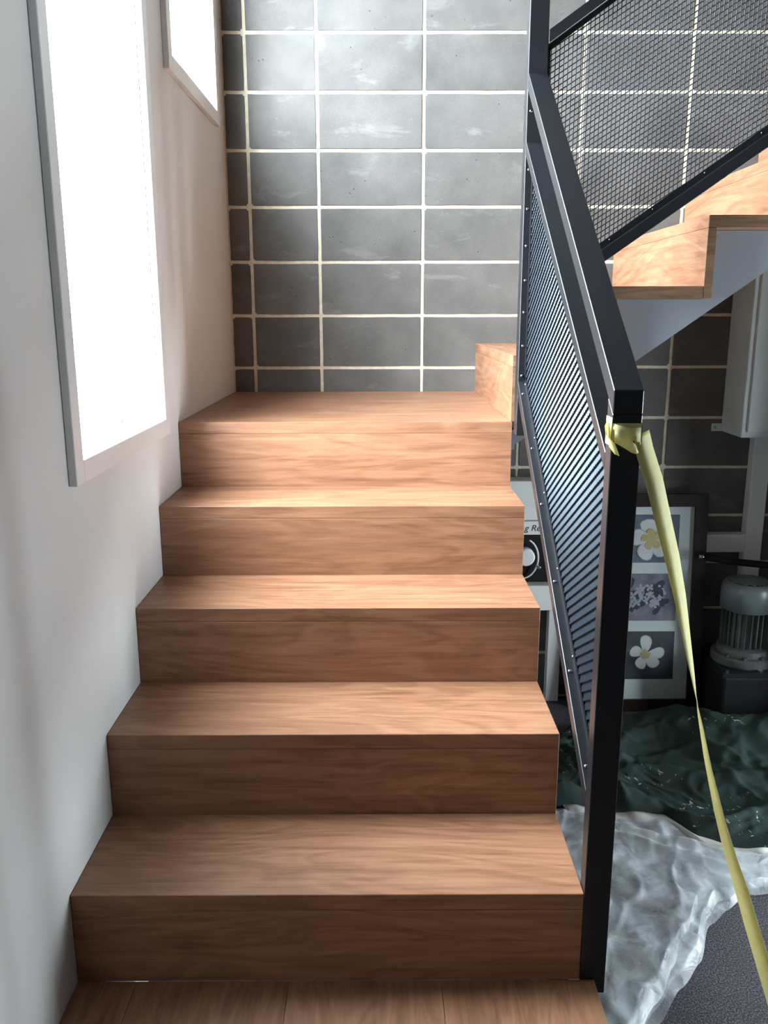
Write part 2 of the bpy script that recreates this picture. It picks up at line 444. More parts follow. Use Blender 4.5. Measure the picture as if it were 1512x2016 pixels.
# block wall: mortar bed with a separate block in each cell
wb = MB().box(-WT, XR+WT, D, D+0.2, FZ-0.1, CEIL).build('wall_back', M['mortar'])
tag(wb, 'dark grey stack-bonded concrete block wall with cream mortar joints', 'wall', kind='structure')
XJ = [0.0, 0.086, 0.347, 0.740, 1.131, 1.325, 1.721, 2.12, 2.52, 2.92, 3.32, XR]
ZJ0 = 1.0281-0.2*7
JH = 0.0052
block_cache = {}
def block_mesh(w, var):
    key = (round(w, 3), var)
    if key in block_cache: return block_cache[key]
    rnd = random.Random(hash(key) & 0xffff)
    x0, x1, z0, z1 = JH, w-JH, JH, 0.2-JH
    pts = []
    def edge(a, b, n):
        L = math.hypot(b[0]-a[0], b[1]-a[1])
        for t in [0.0, 0.007/L]+[i/n for i in range(1, n)]+[1-0.007/L]:
            pts.append([a[0]+(b[0]-a[0])*t, a[1]+(b[1]-a[1])*t])
    nx = max(2, int(w/0.05)); nz = 4
    edge((x0, z0), (x1, z0), nx); edge((x1, z0), (x1, z1), nz); edge((x1, z1), (x0, z1), nx); edge((x0, z1), (x0, z0), nz)
    cx, cz = w/2, 0.1
    corners = (0, nx+2, nx+nz+4, 2*nx+nz+6)
    for i, p in enumerate(pts):
        j = rnd.uniform(0, 0.0014)
        if i in corners: j = rnd.choice((0.001, 0.0015, 0.002, 0.003, 0.006))
        d = Vector((cx-p[0], cz-p[1])); 
        if i in corners:
            p[0] += math.copysign(j, d.x); p[1] += math.copysign(j, d.y)
        else:
            if abs(p[1]-z0) < 1e-6 or abs(p[1]-z1) < 1e-6: p[1] += math.copysign(j, d.y)
            else: p[0] += math.copysign(j, d.x)
    n = len(pts)
    face = rnd.uniform(-0.0035, -0.0015)
    V = [(p[0], 0.004, p[1]) for p in pts]+[(p[0], face+0.0012, p[1]) for p in pts]
    ins = [(p[0]+math.copysign(0.0012, cx-p[0]), face, p[1]+math.copysign(0.0012, cz-p[1])) for p in pts]
    V += ins
    Fs = [(i, (i+1) % n, n+(i+1) % n, n+i) for i in range(n)]+[(n+i, n+(i+1) % n, 2*n+(i+1) % n, 2*n+i) for i in range(n)]+[tuple(range(2*n, 3*n))]
    me = bpy.data.meshes.new('block'); me.from_pydata(V, [], Fs)
    bm = bmesh.new(); bm.from_mesh(me); bmesh.ops.recalc_face_normals(bm, faces=bm.faces[:])
    # open shell: make sure the face looks into the room
    f = max(bm.faces, key=lambda q: q.calc_area())
    if f.normal.y > 0: bmesh.ops.reverse_faces(bm, faces=bm.faces[:])
    bm.to_mesh(me); bm.free()
    me.materials.append(M['block'])
    block_cache[key] = me
    return me
for ri in range(24):
    z = ZJ0+0.2*ri
    if z+0.2 > CEIL+0.12: break
    for ci in range(len(XJ)-1):
        w = XJ[ci+1]-XJ[ci]
        o = bpy.data.objects.new('block', block_mesh(w, random.randrange(3)))
        C.objects.link(o); o.parent = wb
        o.location = (XJ[ci], D, z)

# ------------------------------------------------------------------ windows
def window(name, label, y0, y1, z0, z1):
    root = empty(name, (0, y0, z0))
    tag(root, label, 'window', kind='structure')
    fwid, pr = 0.044, 0.016
    mb = lambda: MB()
    # architrave: four boards standing proud of the wall
    box('window_trim', M['trim'], root, (0, pr, y0-fwid, y0, z0-fwid, z1+fwid), 0.0015)
    box('window_trim', M['trim'], root, (0, pr, y1, y1+fwid, z0-fwid, z1+fwid), 0.0015)
    box('window_trim', M['trim'], root, (0, pr, y0, y1, z0-fwid, z0), 0.0015)
    box('window_trim', M['trim'], root, (0, pr, y0, y1, z1, z1+fwid), 0.0015)
    # sash in the reveal, close to the outer face
    xs0, xs1, sw = -0.045, -0.002, 0.016
    sash = MB()
    sash.box(xs0, xs1, y0-sw, y0, z0-sw, z1+sw); sash.box(xs0, xs1, y1, y1+sw, z0-sw, z1+sw)
    sash.box(xs0, xs1, y0, y1, z0-sw, z0); sash.box(xs0, xs1, y0, y1, z1, z1+sw)
    s_ = sash.build('sash', M['trim'], root)
    box('pane', M['glass'], root, (-0.030, -0.024, y0, y1, z0, z1))
    lt = MB(); ym = y0+(y1-y0)*0.56
    lt.box(-0.024, -0.014, ym-0.006, ym+0.014, z0+0.002, z0+0.012).box(-0.020, -0.014, ym-0.004, ym+0.003, z0+0.012, z0+0.034)
    lt.build('latch', M['screw'], root)
    return root
window('window_1', 'tall narrow overexposed window in the white wall above the lower steps', *WIN[0])
window('window_2', 'tall narrow bright window in the white wall near the block wall corner', *WIN[1])
window_r = empty('window_3', (XR, RW[0][0], RW[0][2]))
tag(window_r, 'low wide window in the wall across the room', 'window', kind='structure')
fr = MB()
y0, y1, z0, z1 = RW[0]
for a, b in ((y0, y0+0.05), ((y0+y1)/2-0.025, (y0+y1)/2+0.025), (y1-0.05, y1)): fr.box(XR+0.05, XR+0.1, a, b, z0, z1)
fr.box(XR+0.05, XR+0.1, y0, y1, z0, z0+0.05).box(XR+0.05, XR+0.1, y0, y1, z1-0.05, z1)
fr.build('sash', M['trim'], window_r)
box('pane', M['glass'], window_r, (XR+0.072, XR+0.078, y0, y1, z0, z1))

# ------------------------------------------------------------------ stairs
GAP = 0.0004
# entry platform
pl = empty('entry_platform', (W/2, -0.35, FZ))
tag(pl, 'wide timber platform at the foot of the steps with boards running lengthwise', 'landing')
PX, PY = 0.983, -0.72
for a, b in ((0, 0.112), (0.112, 0.402), (0.402, 0.692), (0.692, PX)):
    box('board', M['wood_y'], pl, (a+0.0003, b-0.0003, PY, 0.0, -TH, 0), 0.0006)
box('fascia', M['wood_y'], pl, (PX-RT, PX, PY+RT, 0.0, FZ, -TH), 0.0008)
box('riser', M['wood_x'], pl, (0, PX, PY, PY+RT, FZ+R-TH, -TH), 0.0008)
box('tread', M['wood_x'], pl, (0, PX, PY-0.26, PY, -R-TH, -R), 0.0008)
box('riser', M['wood_x'], pl, (0, PX, PY-0.26, PY-0.26+RT, FZ, -R-TH), 0.0008)

fl1 = empty('stair_flight', (W/2, 0.5, FZ))
tag(fl1, 'lower flight of five reddish timber steps rising along the white wall', 'staircase')
for i in range(5):
    y = i*G
    zt = (i+1)*R
    zb = i*R if i == 0 else i*R
    rz0 = 0.0 if i == 0 else i*R-TH
    ry = RT if i else RT
    box('riser', M['wood_x'], fl1, (0.001, W, y, y+RT, rz0, zt-TH-GAP), 0.0008)
    if i < 4:
        box('tread', M['wood_x'], fl1, (0.001, W, y, y+G-GAP, zt-TH, zt), 0.0011)
    else:
        box('landing_board', M['wood_x'], fl1, (0.001, W, y, D-0.005, zt-TH, zt), 0.0011)
# cut stringers under the flight
def saw(s0, n, g, z_first, drop, r=R):
    top = []
    for i in range(n):
        top += [(s0+i*g+RT, z_first+i*r-TH), (s0+(i+1)*g+(RT if i < n-1 else 0), z_first+i*r-TH)]
    return top
for xa, xb in ((0.003, 0.045), (W-0.055, W-0.015)):
    top = []
    for i in range(4):
        top += [(i*G+RT+0.001, (i+1)*R-TH-0.001), ((i+1)*G+RT+0.001, (i+1)*R-TH-0.001)]
    top += [(4*G+RT+0.001, 5*R-TH-0.001), (D-0.005, 5*R-TH-0.001), (D-0.005, 5*R-TH-0.12), (4*G+0.20, 5*R-TH-0.12), (RT+0.16, 0.0), (RT+0.16, FZ), (RT+0.001, FZ)]
    MB().prism(top, 0, xa, xb).build('stringer', M['stringer'], fl1)

N2 = 7
fl2 = empty('stair_flight', (T+1.0, (4*G+D)/2, FZ))
tag(fl2, 'upper flight of pale timber steps climbing along the block wall above the storage space', 'staircase')
YA, YB = 4*G, D-0.005
for i in range(N2):
    x = T+i*G2
    zt = (6+i)*R
    r0 = 5*R+GAP if i == 0 else (5+i)*R-TH
    rs = MB().box(x, x+RT, YA, YB, r0, zt-TH-GAP).build('riser', M['wood_y'], fl2, 0.0008)
    e = MB().box(x+0.0006, x+RT-0.0006, YA-0.0012, YA+0.001, r0+0.0006, zt-TH-0.001).build('end_grain', M['wood_end'], rs)
    td = MB().box(x, x+G2-GAP, YA, YB, zt-TH, zt).build('tread', M['wood_y'], fl2, 0.0011)
    MB().box(x+0.001, x+G2-0.001, YA-0.0012, YA+0.001, zt-TH+0.0008, zt-0.0008).build('end_grain', M['wood_end'], td)
SY = YA+0.075
sA, sB = on(1254, 709, 1, SY), on(1512, 531, 1, SY)
def strz(x): return sA.z+(x-sA.x)*(sB.z-sA.z)/(sB.x-sA.x)
for ya, yb in ((SY, SY+0.04), (D-0.05, D-0.012)):
    top = []
    for i in range(N2):
        x = T+i*G2; zt = (6+i)*R-TH-0.001
        top += [(x+RT+0.001, zt), (x+G2+RT+0.001 if i < N2-1 else x+G2, zt)]
    xe = T+N2*G2
    poly = [(W+0.0006 if ya < 1.5 else T+RT+0.001, 5*R-TH-0.02), (T+RT+0.001, 5*R-TH-0.02)]
    poly = [(T+RT+0.001, strz(T+RT))]+top+[(xe, strz(xe))]
    MB().prism(poly, 1, ya, yb).build('stringer', M['stringer'], fl2)
box('bearer', M['stringer'], fl2, (W+0.001, T+RT+0.001, SY, SY+0.04, strz(W), 5*R-TH), 0)

# ------------------------------------------------------------------ balustrades
def screw(parent, p, nrm, r=0.0042):
    n = Vector(nrm).normalized(); a = n.orthogonal().normalized(); b = n.cross(a)
    mb = MB(); prof = [(1.0, 0.0), (1.0, 0.25), (0.8, 0.55), (0.4, 0.75)]
    P = []; k = 10
    for rr, hh in prof:
        for i in range(k):
            t = 2*math.pi*i/k
            P.append(Vector(p)+a*r*rr*math.cos(t)+b*r*rr*math.sin(t)+n*r*hh)
    Fs = [(j*k+i, j*k+(i+1) % k, (j+1)*k+(i+1) % k, (j+1)*k+i) for j in range(3) for i in range(k)]+[tuple(range(3*k, 4*k)), tuple(range(k-1, -1, -1))]
    return mb.add(P, Fs).build('screw', M['screw'], parent, smooth=True)

def clip_line(p, d, poly):
    # parameter range of p+t*d inside a convex polygon (list of (s,z), counter-clockwise)
    t0, t1 = -1e9, 1e9
    n = len(poly)
    for i in range(n):
        a = poly[i]; b = poly[(i+1) % n]
        ex, ez = b[0]-a[0], b[1]-a[1]
        nx, nz = -ez, ex
        num = (p[0]-a[0])*nx+(p[1]-a[1])*nz
        den = d[0]*nx+d[1]*nz
        if abs(den) < 1e-12:
            if num < 0: return None
            continue
        t = -num/den
        if den > 0: t0 = max(t0, t)
        else: t1 = min(t1, t)
    return (t0, t1) if t1 > t0 else None

def expanded_mesh(name, parent, poly, e1, e2, to3, n3, wa, wb_, th, oa=0.0004):
    """strands along e1 and e2 (in panel coordinates s,z); wa / wb_: half width vectors (s, z, normal) of each strand family"""
    mb = MB()
    smin = min(p[0] for p in poly); smax = max(p[0] for p in poly)
    zmin = min(p[1] for p in poly); zmax = max(p[1] for p in poly)
    det = e1[0]*e2[1]-e1[1]*e2[0]
    def coef(q):
        x, z = q[0]-smin, q[1]-zmin
        return ((x*e2[1]-z*e2[0])/det, (e1[0]*z-e1[1]*x)/det)
    cs = [coef(p) for p in poly]
    i0, i1 = int(min(c[0] for c in cs))-1, int(max(c[0] for c in cs))+2
    j0, j1 = int(min(c[1] for c in cs))-1, int(max(c[1] for c in cs))+2
    V = []; Fs = []
    n3 = Vector(n3)
    def vec(w): return to3(w[0], w[1], w[2])-to3(0, 0, 0)
    WA, WB = vec(wa), vec(wb_)
    def seg(p, d, Wv, o0, o1):
        c = clip_line(p, d, poly)
        if not c: return
        a, b = max(0.0, c[0]), min(1.0, c[1])
        if b-a < 0.08: return
        A = to3(p[0]+d[0]*a, p[1]+d[1]*a, o0+(o1-o0)*a); B = to3(p[0]+d[0]*b, p[1]+d[1]*b, o0+(o1-o0)*b)
        t = (B-A).normalized(); tv = t.cross(Wv).normalized()*th
        n = len(V)
        for q in (A, B):
            for (u, v) in ((-1, -1), (1, -1), (1, 1), (-1, 1)):
                V.append(q+Wv*u+tv*v)
        for k in range(4): Fs.append((n+k, n+(k+1) % 4, n+4+(k+1) % 4, n+4+k))
        Fs.append((n+3, n+2, n+1, n)); Fs.append((n+4, n+5, n+6, n+7))
    for i in range(i0, i1):
        for j in range(j0, j1):
            p = (smin+e1[0]*i+e2[0]*j, zmin+e1[1]*i+e2[1]*j)
            seg(p, e1, WA, -oa, oa)
            seg(p, (e2[0]*1.12, e2[1]*1.12), WB, -0.0007, 0.0009)
    mb.v = V; mb.f = Fs
    off = wloc(parent)
    me = bpy.data.meshes.new(name); me.from_pydata([tuple(v-off) for v in V], [], Fs); me.update()
    me.materials.append(M['mesh'])
    o = bpy.data.objects.new(name, me); C.objects.link(o); o.parent = parent
    o['kind'] = 'stuff'
    return o

# lower balustrade: plane x = W .. W+0.05
X0, X1 = W+0.0006, W+0.0492
PD = 0.034
NY0, NY1 = 0.979, 1.027
b1 = empty('stair_balustrade', ((X0+X1)/2, 0.0, -0.03))
tag(b1, 'black steel balustrade with expanded mesh panel beside the lower steps', 'balustrade')
HA, HB = (0.0, 1.116), (NY0, 1.116+0.731*NY0)
def lz(p, q, s): return p[1]+(q[1]-p[1])*(s-p[0])/(q[0]-p[0])
# near post, cut to the rake of the handrail
MB().prism([(0, -0.031), (PD, -0.031), (PD, lz(HA, HB, PD)-0.0395), (0, lz(HA, HB, 0)-0.0395)], 0, X0, X1).build('post', M['black'], b1, 0.0012)
MB().prism([HA, HB, (HB[0], HB[1]-0.039), (HA[0], HA[1]-0.039)], 0, X0, X1).build('handrail', M['black'], b1, 0.0012)
MA, MBq = (PD, 1.010), (NY0, 1.668)
MB().prism([MA, MBq, (MBq[0], MBq[1]-0.031), (MA[0], MA[1]-0.031)], 0, X0, X1).build('mid_rail', M['black'], b1, 0.0012)
BA, BB = (PD, 0.380), (NY0, 1.054)
MB().prism([BA, BB, (BB[0], BB[1]-0.036), (BA[0], BA[1]-0.036)], 0, X0, X1).build('bottom_rail', M['black'], b1, 0.0012)
MB().box(X0, X1, NY0, NY1, 0.905, 3.05).build('newel_post', M['black'], b1, 0.0012)
# fixing angle around the mesh
XM = W+0.024
def strip_low(h0, h1, A, B, nm):
    s0, s1 = A[0], B[0]
    return MB().prism([(s0, A[1]+h0), (s1, B[1]+h0), (s1, B[1]+h1), (s0, A[1]+h1)], 0, XM-0.006, XM-0.003).build(nm, M['black'], b1)
strip_low(0.0, 0.020, BA, BB, 'fixing_strip')
strip_low(-0.031-0.018, -0.031, MA, MBq, 'fixing_strip')
MB().box(XM-0.006, XM-0.003, NY0-0.016, NY0, lz(BA, BB, NY0)+0.004, lz(MA, MBq, NY0)-0.034).build('fixing_strip', M['black'], b1)
MB().box(XM-0.006, XM-0.003, PD, PD+0.016, lz(BA, BB, PD)+0.014, lz(MA, MBq, PD)-0.036).build('fixing_strip', M['black'], b1)
poly = [(PD+0.002, lz(BA, BB, PD)+0.002), (NY0-0.002, lz(BA, BB, NY0)+0.002), (NY0-0.002, lz(MA, MBq, NY0)-0.033), (PD+0.002, lz(MA, MBq, PD)-0.033)]
expanded_mesh('mesh_panel', b1, poly, (0.0, 0.0205), (0.0110, -0.0060), lambda s, z, n: Vector((XM+n, s, z)), (1, 0, 0),
              (-0.0018, 0.0, 0.00135), (0.0, 0.0004, 0.0037), 0.0005, 0.0026)
slope = (BB[1]-BA[1])/(BB[0]-BA[0])
nb = Vector((0, -slope, 1)).normalized()
for s in (0.072, 0.239, 0.424, 0.611, 0.766, 0.937):
    screw(b1, (W+0.009, s, lz(BA, BB, s)), nb)
    screw(b1, (XM-0.006, s+0.018, lz(BA, BB, s+0.018)+0.011), (-1, 0, 0), 0.0036)
for z in (1.070, 1.15, 1.239, 1.322, 1.41, 1.503, 1.60):
    screw(b1, (W+0.011, NY0, z), (0, -1, 0))
screw(b1, (W+0.011, NY0, 1.741), (0, -1, 0))

# upper balustrade: plane y = NY0 .. NY1
b2 = empty('stair_balustrade', (X1+0.8, (NY0+NY1)/2, 1.2))
tag(b2, 'black steel balustrade with expanded mesh panel climbing beside the upper flight', 'balustrade')
XE = T+N2*G2-0.12
sl2 = 0.695
def up_line(x, z): return (lambda q: z+(q-x)*sl2)
mt = up_line(1.003, 1.929); bt_ = up_line(1.187, 1.3785)
def rail(nm, f, h):
    MB().prism([(X1+0.0004, f(X1)), (XE, f(XE)), (XE, f(XE)-h), (X1+0.0004, f(X1)-h)], 1, NY0, NY1).build(nm, M['black'], b2, 0.0012)
rail('mid_rail', mt, 0.032)
rail('bottom_rail', lambda q: bt_(q)+0.036, 0.036)
rail('handrail', lambda q: mt(q)+0.155, 0.039)
MB().box(XE, XE+0.05, NY0, NY1, 2.0, mt(XE)+0.19).build('post', M['black'], b2, 0.0012)
YM = NY0+0.024
def strip_up(f, h0, h1):
    MB().prism([(X1+0.0004, f(X1)+h0), (XE, f(XE)+h0), (XE, f(XE)+h1), (X1+0.0004, f(X1)+h1)], 1, YM-0.006, YM-0.003).build('fixing_strip', M['black'], b2)
strip_up(bt_, 0.036, 0.056)
strip_up(mt, -0.032-0.014, -0.032)
MB().box(X1+0.0004, X1+0.010, YM-0.006, YM-0.003, bt_(X1)+0.04, mt(X1)-0.036).build('fixing_strip', M['black'], b2)
poly = [(X1+0.002, bt_(X1)+0.038), (XE-0.002, bt_(XE)+0.038), (XE-0.002, mt(XE)-0.034), (X1+0.002, mt(X1)-0.034)]
expanded_mesh('mesh_panel', b2, poly, (0.0, 0.0142), (0.0108, 0.0068), lambda s, z, n: Vector((s, YM+n, z)), (0, 1, 0),
              (0.0010, 0.0, 0.0004), (-0.0006, 0.0011, 0.0004), 0.00035)
for x in (1.12, 1.19, 1.30, 1.43, 1.57, 1.72):
    screw(b2, (x, YM-0.006, bt_(x)+0.047), (0, -1, 0), 0.0028)

# ------------------------------------------------------------------ yellow tape
tp = empty('barrier_tape', (W+0.03, 0.0, 1.03))
tag(tp, 'pale yellow masking tape knotted on the black post and trailing to the carpet', 'tape')
wrap = MB()
t0 = 0.0008
z0w, z1w = 1.032, 1.064
wrap.box(X0-t0, X1+t0, -t0, -0.00005, z0w+0.002, z1w-0.001)
wrap.box(X0-t0, X0-0.00005, -t0, PD+t0, z0w-0.006, z1w+0.008)
wrap.box(X1+0.00005, X1+t0, -t0, PD+t0, z0w, z1w)
wrap.box(X0-t0, X1+t0, PD+0.00005, PD+t0, z0w, z1w)
wrap.build('wrap', M['tape'], tp)
def ribbon(name, cen, wid, parent, mat, two=0.0006):
    V = []; Fs = []
    for c, w in zip(cen, wid):
        V += [c-w, c+w]
    n = len(cen)
    me = bpy.data.meshes.new(name)
    off = wloc(parent)
    for i in range(n-1): Fs.append((2*i, 2*i+1, 2*i+3, 2*i+2))
    me.from_pydata([tuple(v-off) for v in V], [], Fs)
    for p in me.polygons: p.use_smooth = True
    me.materials.append(mat)
    o = bpy.data.objects.new(name, me); C.objects.link(o); o.parent = parent
    md = o.modifiers.new('thickness', 'SOLIDIFY'); md.thickness = two; md.offset = 0
    return o
# loose folded ends of the knot
def blade(pts, wv):
    cen = [Vector(p) for p in pts]
    return cen, [Vector(w) for w in wv]
c, w = blade([(X0-0.002, 0.020, 1.050), (X0-0.006, 0.004, 1.041), (X0-0.004, -0.010, 1.030), (X0+0.006, -0.016, 1.022)],
             [(0, 0.004, 0.015), (-0.004, 0.002, 0.017), (-0.008, 0, 0.016), (-0.004, 0, 0.010)])
ribbon('loose_end', c, w, tp, M['tape'])
c, w = blade([(X0+0.004, -0.003, 1.046), (X0+0.016, -0.008, 1.038), (X0+0.026, -0.013, 1.030), (X0+0.034, -0.015, 1.025), (X0+0.039, -0.014, 1.023)],
             [(0, 0, 0.014), (-0.003, 0.001, 0.014), (-0.004, 0.002, 0.013), (-0.003, 0.002, 0.010), (-0.002, 0.002, 0.006)])
ribbon('loose_end', c, w, tp, M['tape'])
c, w = blade([(X0+0.002, -0.0030, 1.058), (X0+0.016, -0.0065, 1.052), (X0+0.032, -0.0045, 1.046), (X0+0.047, -0.002, 1.044)],
             [(0.001, 0, 0.004), (0, 0.001, 0.007), (0, 0.001, 0.010), (0, 0, 0.012)])
ribbon('loose_end', c, w, tp, M['tape'])
S = Vector((X1+0.0015, 0.004, 1.046)); E_ = Vector((1.47, 0.10, FZ+0.004))
nrm = Vector((E_.y-S.y, -(E_.x-S.x), 0)).normalized()
def on_tape(px, py):
    d = ray(px, py); t = (S-CAM).dot(nrm)/d.dot(nrm); return CAM+d*t
path_px = [(1254, 846, 30), (1270, 890, 34), (1289, 950, 34), (1305, 1020, 31), (1324, 1100, 28), (1340, 1180, 22), (1353, 1260, 14), (1366, 1340, 6), (1379, 1420, 6), (1393, 1500, 10), (1417, 1608, 16), (1437, 1680, 20), (1457, 1742, 24), (1482, 1830, 26), (1506, 1910, 27), (1530, 1990, 28)]
cen = []; wid = []
n_ = len(path_px)
pts3 = [on_tape(a, b) for a, b, _ in path_px]
pts3[0] = S.copy()
for i, (a, b, pw) in enumerate(path_px):
    p = pts3[i]
    t = (pts3[min(i+1, n_-1)]-pts3[max(i-1, 0)]).normalized()
    view = (p-CAM); dist = view.dot(fw); view.normalize()
    side = t.cross(view).normalized()
    dep = side.cross(t).normalized()
    half = 0.019
    cosv = min(1.0, pw/(2*half*F_PX/dist))
    ang = math.acos(cosv)
    if i > 7: ang = math.pi-ang
    sgn = 1
    cen.append(p); wid.append((side*math.cos(ang)+dep*math.sin(ang))*half*sgn)
# last part lies on the carpet
last = cen[-1]; t = (pts3[-1]-pts3[-2]).normalized()
k = (FZ+0.003-last.z)/t.z
cen.append(last+t*k*0.6); wid.append(wid[-1])
cen.append(last+t*k*0.97+Vector((0, 0, 0.002))); wid.append(Vector((0.006, -0.018, 0.0)))
cen.append(Vector((cen[-1].x+0.06, cen[-1].y-0.02, FZ+0.003))); wid.append(Vector((0.006, -0.018, 0)))
cen.append(Vector((cen[-1].x+0.12, cen[-1].y-0.03, FZ+0.003))); wid.append(Vector((0.004, -0.018, 0)))
# refine
cc = []; ww = []
for i in range(len(cen)-1):
    for k in range(4):
        f = k/4
        cc.append(cen[i].lerp(cen[i+1], f)); ww.append(wid[i].lerp(wid[i+1], f).normalized()*0.019)
cc.append(cen[-1]); ww.append(wid[-1])
ribbon('trailing_tape', cc, ww, tp, M['tape'])

# ------------------------------------------------------------------ things in the storage space under the upper flight
# electrical cabinet on the block wall
XC, YC = 1.942, 1.828
cb = empty('electrical_cabinet', (XC+0.25, D, 0.775))
tag(cb, 'grey-green metal electrical cabinet mounted on the block wall under the stairs', 'cabinet')
box('body', M['cabinet'], cb, (XC, XC+0.5, YC, D-0.005, 0.775, 1.45), 0.003)
box('door', M['cabinet'], cb, (XC+0.020, XC+0.48, YC-0.008, YC-0.001, 0.795, 1.43), 0.003)
br = box('bracket', M['cabinet'], cb, (XC-0.040, XC, D-0.009, D-0.005, 0.775, 0.806), 0.001)
screw(br, (XC-0.026, D-0.0095, 0.791), (0, -1, 0), 0.006)
# trunking
DX = 2.062
d1 = MB().box(DX, DX+0.068, D-0.055, D-0.004, FZ, 0.773).build('cable_duct', M['duct'], None, 0.002, origin=(DX, D, FZ))
tag(d1, 'pale grey vertical cable duct below the grey-green cabinet', 'duct')
d2 = MB().box(1.66, DX-0.0005, D-0.055, D-0.004, 0.284, 0.358).build('cable_duct', M['duct'], None, 0.002, origin=(1.66, D, 0.284))
tag(d2, 'pale grey horizontal cable duct running behind the framed flower pictures', 'duct')
d3 = MB().box(1.276, 1.330, D-0.05, D-0.004, FZ, 0.060).build('cable_duct', M['duct'], None, 0.002, origin=(1.3, D, FZ))
tag(d3, 'pale grey upright duct standing on the floor beside the lower steps', 'duct')
d4 = MB().box(0.95, 1.335, 1.90, D-0.004, 0.060, 0.166).build('junction_box', M['duct'], None, 0.003, origin=(1.1, D, 0.06))
tag(d4, 'long pale grey junction box on the block wall above the upright duct', 'box')
# controller with lettered strip
ct = empty('irrigation_controller', (1.1, D, 0.372))
tag(ct, 'pale grey wall controller with a lettered strip behind the steps', 'controller')
box('housing', M['duct'], ct, (0.93, 1.30, 1.93, D-0.004, 0.430, 0.590), 0.003)
ls = box('label_strip', M['mat'], ct, (0.93, 1.30, 1.925, D-0.004, 0.372, 0.427), 0.002)
tx = bpy.data.curves.new('lettering', 'FONT'); tx.body = 'g Rei'; tx.size = 0.036; tx.extrude = 0.0003; tx.shear = 0.25
tmp = bpy.data.objects.new('lettering_source', tx); C.objects.link(tmp)
bpy.context.view_layer.update()
tme = bpy.data.meshes.new_from_object(tmp.evaluated_get(bpy.context.evaluated_depsgraph_get()))
bpy.data.objects.remove(tmp, do_unlink=True)
tme.materials.clear(); tme.materials.append(M['ink'])
to = bpy.data.objects.new('lettering', tme); C.objects.link(to)
to.parent = ls
to.rotation_euler = (math.pi/2, 0, 0); to.location = Vector((1.152, 1.9245, 0.388))-wloc(ls)
# plug-in timer and cord
tm = empty('plug_timer', (1.165, D, 0.27))
tag(tm, 'white round plug-in timer with a looped cord above the junction box', 'timer')
MB().lathe([(0.036, 0), (0.036, -0.03), (0.030, -0.036)], (1.160, 1.94, 0.282), 28, 'y').build('dial', M['duct'], tm, smooth=False)
box('black_panel', M['black_plastic'], tm, (1.02, 1.30, 1.945, D-0.004, 0.168, 0.370), 0.003)  # black panel filling the gap between the controller and the junction box
loop = []
for k in range(40):
    a = -2.4+k/39*3.6
    loop.append((1.150+0.062*math.cos(a), 1.925-0.012*math.sin(a*0.7), 0.272+0.085*math.sin(a)))
MB().tube(loop, 0.0035, 8).build('cord', M['duct'], tm, smooth=True)
MB().lathe([(0.007, 0), (0.007, -0.02), (0.004, -0.022)], (1.214, 1.925, 0.240), 12, 'y').build('plug_pin', M['screw'], tm)
# dark pipe in front of the duct
pp = empty('black_pipe', (1.9, 1.86, 0.29))
tag(pp, 'thin black pipe with a bright metal end crossing in front of the grey duct', 'pipe')
MB().tube([(1.868, 1.885, 0.289), (1.98, 1.875, 0.273), (2.10, 1.865, 0.262), (2.35, 1.84, 0.25)], 0.014, 14).build('tube', M['black_plastic'], pp, smooth=True)
MB().tube([(1.846, 1.886, 0.292), (1.868, 1.885, 0.289)], 0.009, 14).build('end_fitting', M['screw'], pp, smooth=True)
MB().box(2.30, 2.36, 1.82, D-0.004, 0.22, 0.28).build('wall_clamp', M['black_plastic'], pp)

# pump with upright electric motor
pz = on(1475, 1143, 1, 1.83); mc = Vector((pz.x, 1.83, 0)); PZ = pz.z-0.213
pm = empty('pump', (mc.x, mc.y, FZ))
tag(pm, 'upright grey finned electric motor on a black pump body under the stairs', 'pump')
box('pump_body', M['black_plastic'], pm, (mc.x-0.125, mc.x+0.24, mc.y-0.14, mc.y+0.13, FZ, -0.135+PZ), 0.012, 2)
box('mount_plate', M['black'], pm, (mc.x-0.130, mc.x+0.16, mc.y-0.145, mc.y+0.135, -0.135+PZ, -0.118+PZ), 0.002)
ZO = Vector((0, 0, PZ))
MB().lathe([(0.118, -0.118), (0.120, -0.112), (0.120, -0.088), (0.114, -0.082), (0.100, -0.078), (0.098, -0.055), (0.082, -0.045)], mc+ZO, 40).build('flange', M['motor_worn'], pm)
bd = MB().lathe([(0.078, -0.05), (0.078, 0.14)], mc+ZO, 36).build('motor_body', M['motor_worn'], pm, smooth=False)
for k in range(26):
    a = 2*math.pi*k/26
    u = Vector((math.cos(a), math.sin(a), 0)); v = Vector((-math.sin(a), math.cos(a), 0))
    MB().frame_box(mc+ZO+u*0.084+Vector((0, 0, 0.035)), u*0.0075, v*0.0018, Vector((0, 0, 0.078))).build('fin', M['motor_worn'], bd)
cw = MB().lathe([(0.098, 0.103), (0.101, 0.104), (0.101, 0.175), (0.098, 0.194), (0.090, 0.207), (0.078, 0.213)], mc+ZO, 44).build('fan_cowl', M['motor'], pm, smooth=False)
for p in cw.data.polygons: p.use_smooth = len(p.vertices) == 4
gv = MB().lathe([(0.076, 0.2131), (0.076, 0.2142)], mc+ZO, 36).build('vent', M['black_plastic'], cw)
for k in range(-4, 5):
    yy = k*0.0165; hl = math.sqrt(max(0, 0.074**2-yy**2))
    MB().frame_box(mc+ZO+Vector((yy*0.8, yy*0.6, 0.2152)), Vector((-0.6, 0.8, 0))*hl, Vector((0.8, 0.6, 0))*0.0042, Vector((0, 0, 0.0011))).build('grille_bar', M['motor'], cw)
